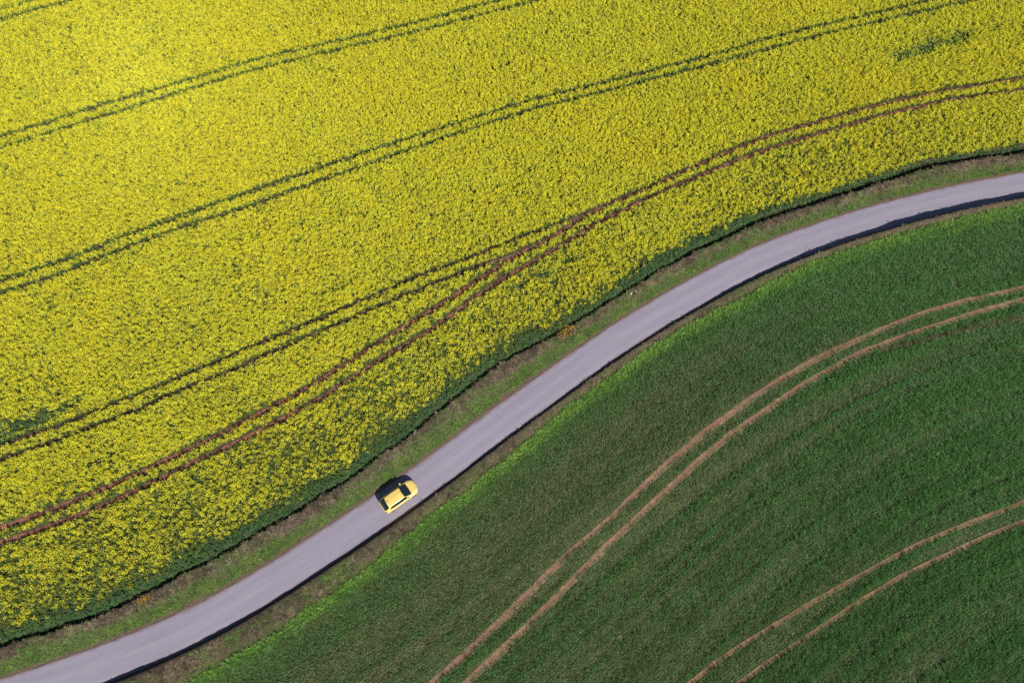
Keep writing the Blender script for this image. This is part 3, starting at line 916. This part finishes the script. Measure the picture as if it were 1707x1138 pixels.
for sd_ in (1, -1):
    d1 = patch('door', ((-.13, 2.0), (.92, 2.0), (.88, 4.95), (-.16, 4.95)), CAR['paint'], car, .005, sd_)
    boxm('handle', (-.02, sd_ * .876, .80), (.17, .03, .028), CAR['paint'], d1, .008)
    patch('side_window', ((-.13, 5.12), (.90, 5.12), (.50, 5.84), (-.13, 5.86)), CAR['glass'], d1, .008, sd_)
    d2 = patch('door', ((-.90, 2.0), (-.17, 2.0), (-.20, 4.95), (-1.10, 4.95)), CAR['paint'], car, .005, sd_)
    boxm('handle', (-.98, sd_ * .880, .82), (.16, .03, .028), CAR['paint'], d2, .008)
    patch('side_window', ((-1.05, 5.12), (-.20, 5.12), (-.20, 5.86), (-1.0, 5.84)), CAR['glass'], d2, .008, sd_)
    patch('pillar_trim', ((-1.12, 5.08), (.86, 5.08), (.52, 5.90), (-1.06, 5.90)), CAR['black'], car, .004, sd_, 16)
    patch('quarter_window', ((-1.42, 5.22), (-1.10, 5.14), (-1.05, 5.82), (-1.30, 5.74)), CAR['glass'], car, .008, sd_)
    bm = bmesh.new(); bmesh.ops.create_uvsphere(bm, u_segments=16, v_segments=10, radius=1.0)
    for v_ in bm.verts:                                 # rounded shell, flat towards the rear
        k_ = 1 / max(abs(v_.co.x) ** 3 + abs(v_.co.y) ** 3 + abs(v_.co.z) ** 3, 1e-6) ** (1 / 3)
        v_.co = Vector((max(v_.co.x * k_, -.75) * .075 + .74, v_.co.y * k_ * .10 + sd_ * .93, v_.co.z * k_ * .065 + .985))
    me = bpy.data.meshes.new('mirror'); bm.to_mesh(me); bm.free(); me.materials.append(CAR['paint'])
    me.polygons.foreach_set('use_smooth', np.ones(len(me.polygons), bool))
    mi = bpy.data.objects.new('mirror', me); COL.objects.link(mi); mi.parent = car
    boxm('mirror_glass', (.681, sd_ * .93, .985), (.008, .15, .09), CAR['glass'], mi, .003)
    patch('headlight', ((1.76, 4.15), (2.00, 4.1), (1.97, 5.2), (1.70, 5.1)), CAR['lamp'], car, .009, sd_, 6, 5)
    patch('tail_light', ((-2.015, 3.9), (-1.88, 4.0), (-1.86, 5.35), (-2.00, 5.3)), CAR['red'], car, .009, sd_, 5, 5)
    boxm('roof_rail', (-.45, sd_ * .535, 1.418), (1.50, .03, .020), CAR['paint'], car, .008)
    patch('sill_trim', ((-.88, 1.1), (.88, 1.1), (.88, 1.85), (-.88, 1.85)), CAR['black'], car, .006, sd_)
    for wx, wz in WHEELS:
        wh = bpy.data.objects.new('wheel', None); COL.objects.link(wh); wh.parent = car; wh.location = (wx, sd_ * .775, wz)
        lathe('tyre', [(.19, -.095), (.285, -.10), (.308, -.08), (.312, 0), (.308, .08), (.285, .10), (.19, .095)], CAR['tyre'], wh, (0, 0, 0))
        rm = lathe('rim', [(.20, -.09), (.20, .06), (.185, .085), (.175, .06), (.05, .045), (.045, .07), (.0, .07)] if sd_ > 0 else [(.20, .09), (.20, -.06), (.185, -.085), (.175, -.06), (.05, -.045), (.045, -.07), (.0, -.07)], CAR['rim'], wh, (0, 0, 0))
        # dark lip round the wheel opening
        V, F = [], []
        K = 26
        for k in range(K + 1):
            a = math.pi * (-.08 + 1.16 * k / K)
            for r_, yy in ((.320, .80), (.328, .872), (.352, .890), (.395, .880), (.41, .80)):
                V.append((wx + r_ * math.cos(a), sd_ * yy, wz + r_ * math.sin(a)))
        mesh_obj('wheel_arch', V, grid_faces(K + 1, 5), CAR['paint'], car, smooth=True)
boxm('underbody', (0, 0, .36), (3.6, 1.16, .34), CAR['black'], car, .05)
boxm('number_plate', (-2.044, 0, .60), (.012, .50, .11), CAR['plate'], car, .003)
boxm('number_plate', (2.046, 0, .40), (.012, .50, .11), CAR['plate'], car, .003)
boxm('bumper', (-2.02, 0, .42), (.06, .95, .12), CAR['black'], car, .03)
an = boxm('antenna', (-1.18, 0, 1.485), (.10, .045, .05), CAR['red'], car, .015)
boxm('mast', (-1.25, 0, 1.56), (.012, .012, .20), CAR['black'], an, .003, None)
ci = int(np.argmin(np.hypot(ROAD[:, 0] + 12.5, ROAD[:, 1] - 12.4)))
cs, cd = road_sd(np.array([[-12.5, 12.42]]))
ci = int(np.argmin(np.abs(RS - cs[0])))
cpos = ROAD[ci] + RN[ci] * cd[0]
car.location = (cpos[0], cpos[1], 0.055 + .012 - .035 * (cd[0] / ROAD_HALF) ** 2 - .012)
car.scale = (1.06, 1.06, 1.04)
car.rotation_euler = (0, 0, math.atan2(RT[ci, 1], RT[ci, 0]))
tag(car, 'small golden yellow hatchback driving along the grey lane', 'car')
print('car offset', cd, car.location)

# ------------------------------------------------------------------ single weeds and stones on the verge
WEED = dict(
    orange=mat_leaf('orange_flower', [(0.3, (.40, .19, .03)), (0.6, (.55, .30, .04)), (0.8, (.60, .42, .06))], .3, .7, .2, attr=False, var=.05),
    leaf=mat_leaf('weed_leaf', [(0.3, (.06, .10, .03)), (0.7, (.12, .17, .05))], .3, attr=False, var=.05),
    stone=mat_plain('pale_field_stone', (.52, .47, .42), .9, .2),
)


def weed(x, y, seed, size, stretch, ang, label):
    r = random.Random(seed)
    z, _, _ = ground_z(np.array([[x, y]]))
    root = bpy.data.objects.new('flowering_weed', None); COL.objects.link(root); root.location = (x, y, float(z[0])); root.rotation_euler = (0, 0, ang)
    lf, fl = Geo(), Geo()
    for i in range(90):
        b = np.array([r.gauss(0, .42 * stretch), r.gauss(0, .30), 0]) * size
        lf.blade(b, rnd_dir(r), .42 * size * r.uniform(.5, 1.1), .22 * size, .022, .6, 0)
    for i in range(150):
        c = np.array([r.gauss(0, .40 * stretch) * size, r.gauss(0, .26) * size, size * r.uniform(.28, .48)])
        n_ = np.array([r.gauss(0, .6), r.gauss(0, .6), 1.0]); n_ /= np.linalg.norm(n_)
        u = np.cross(n_, rnd_dir(r)); u /= np.linalg.norm(u); w = np.cross(n_, u); s = r.uniform(.025, .05) * size
        fl.quad(c, u * s, w * s, 0)
    mesh_obj('foliage', lf.v, lf.f, WEED['leaf'], root)
    mesh_obj('blossom', fl.v, fl.f, WEED['orange'], root)
    tag(root, label, 'weed', 'orange weeds on the verge')


weed(6.6, 32.1, 1, 1.15, 1.5, .6, 'large orange flowering weed at the foot of the rapeseed')
weed(-38.6, 1.75, 2, .75, 1.4, .5, 'small orange flowering weed at the edge of the dry verge')


def stone(x, y, seed, s, label):
    r = random.Random(seed); z, _, _ = ground_z(np.array([[x, y]]))
    bm = bmesh.new(); bmesh.ops.create_icosphere(bm, subdivisions=2, radius=1.0)
    for v in bm.verts:
        k = 1 + .22 * math.sin(3.1 * v.co.x + seed) * math.cos(2.7 * v.co.y - seed) + r.uniform(-.10, .10)
        v.co = Vector((v.co.x * s * k, v.co.y * s * .72 * k, v.co.z * s * .5 * k))
    me = bpy.data.meshes.new('field_stone'); bm.to_mesh(me); bm.free(); me.materials.append(WEED['stone'])
    o = bpy.data.objects.new('field_stone', me); COL.objects.link(o); o.location = (x, y, float(z[0]) + s * .22); o.rotation_euler = (0, 0, seed)
    tag(o, label, 'stone', 'pale stones on the verge')


for i, (x, y, s, lb) in enumerate(((14.85, 37.35, .19, 'larger of two pale stones side by side on the straight verge'), (15.5, 37.7, .13, 'smaller of two pale stones side by side on the straight verge'),
                                   (49.3, 53.05, .18, 'lone pale stone on the dry verge where the deep ditch begins'))):
    stone(x, y, i + 1, s, lb)
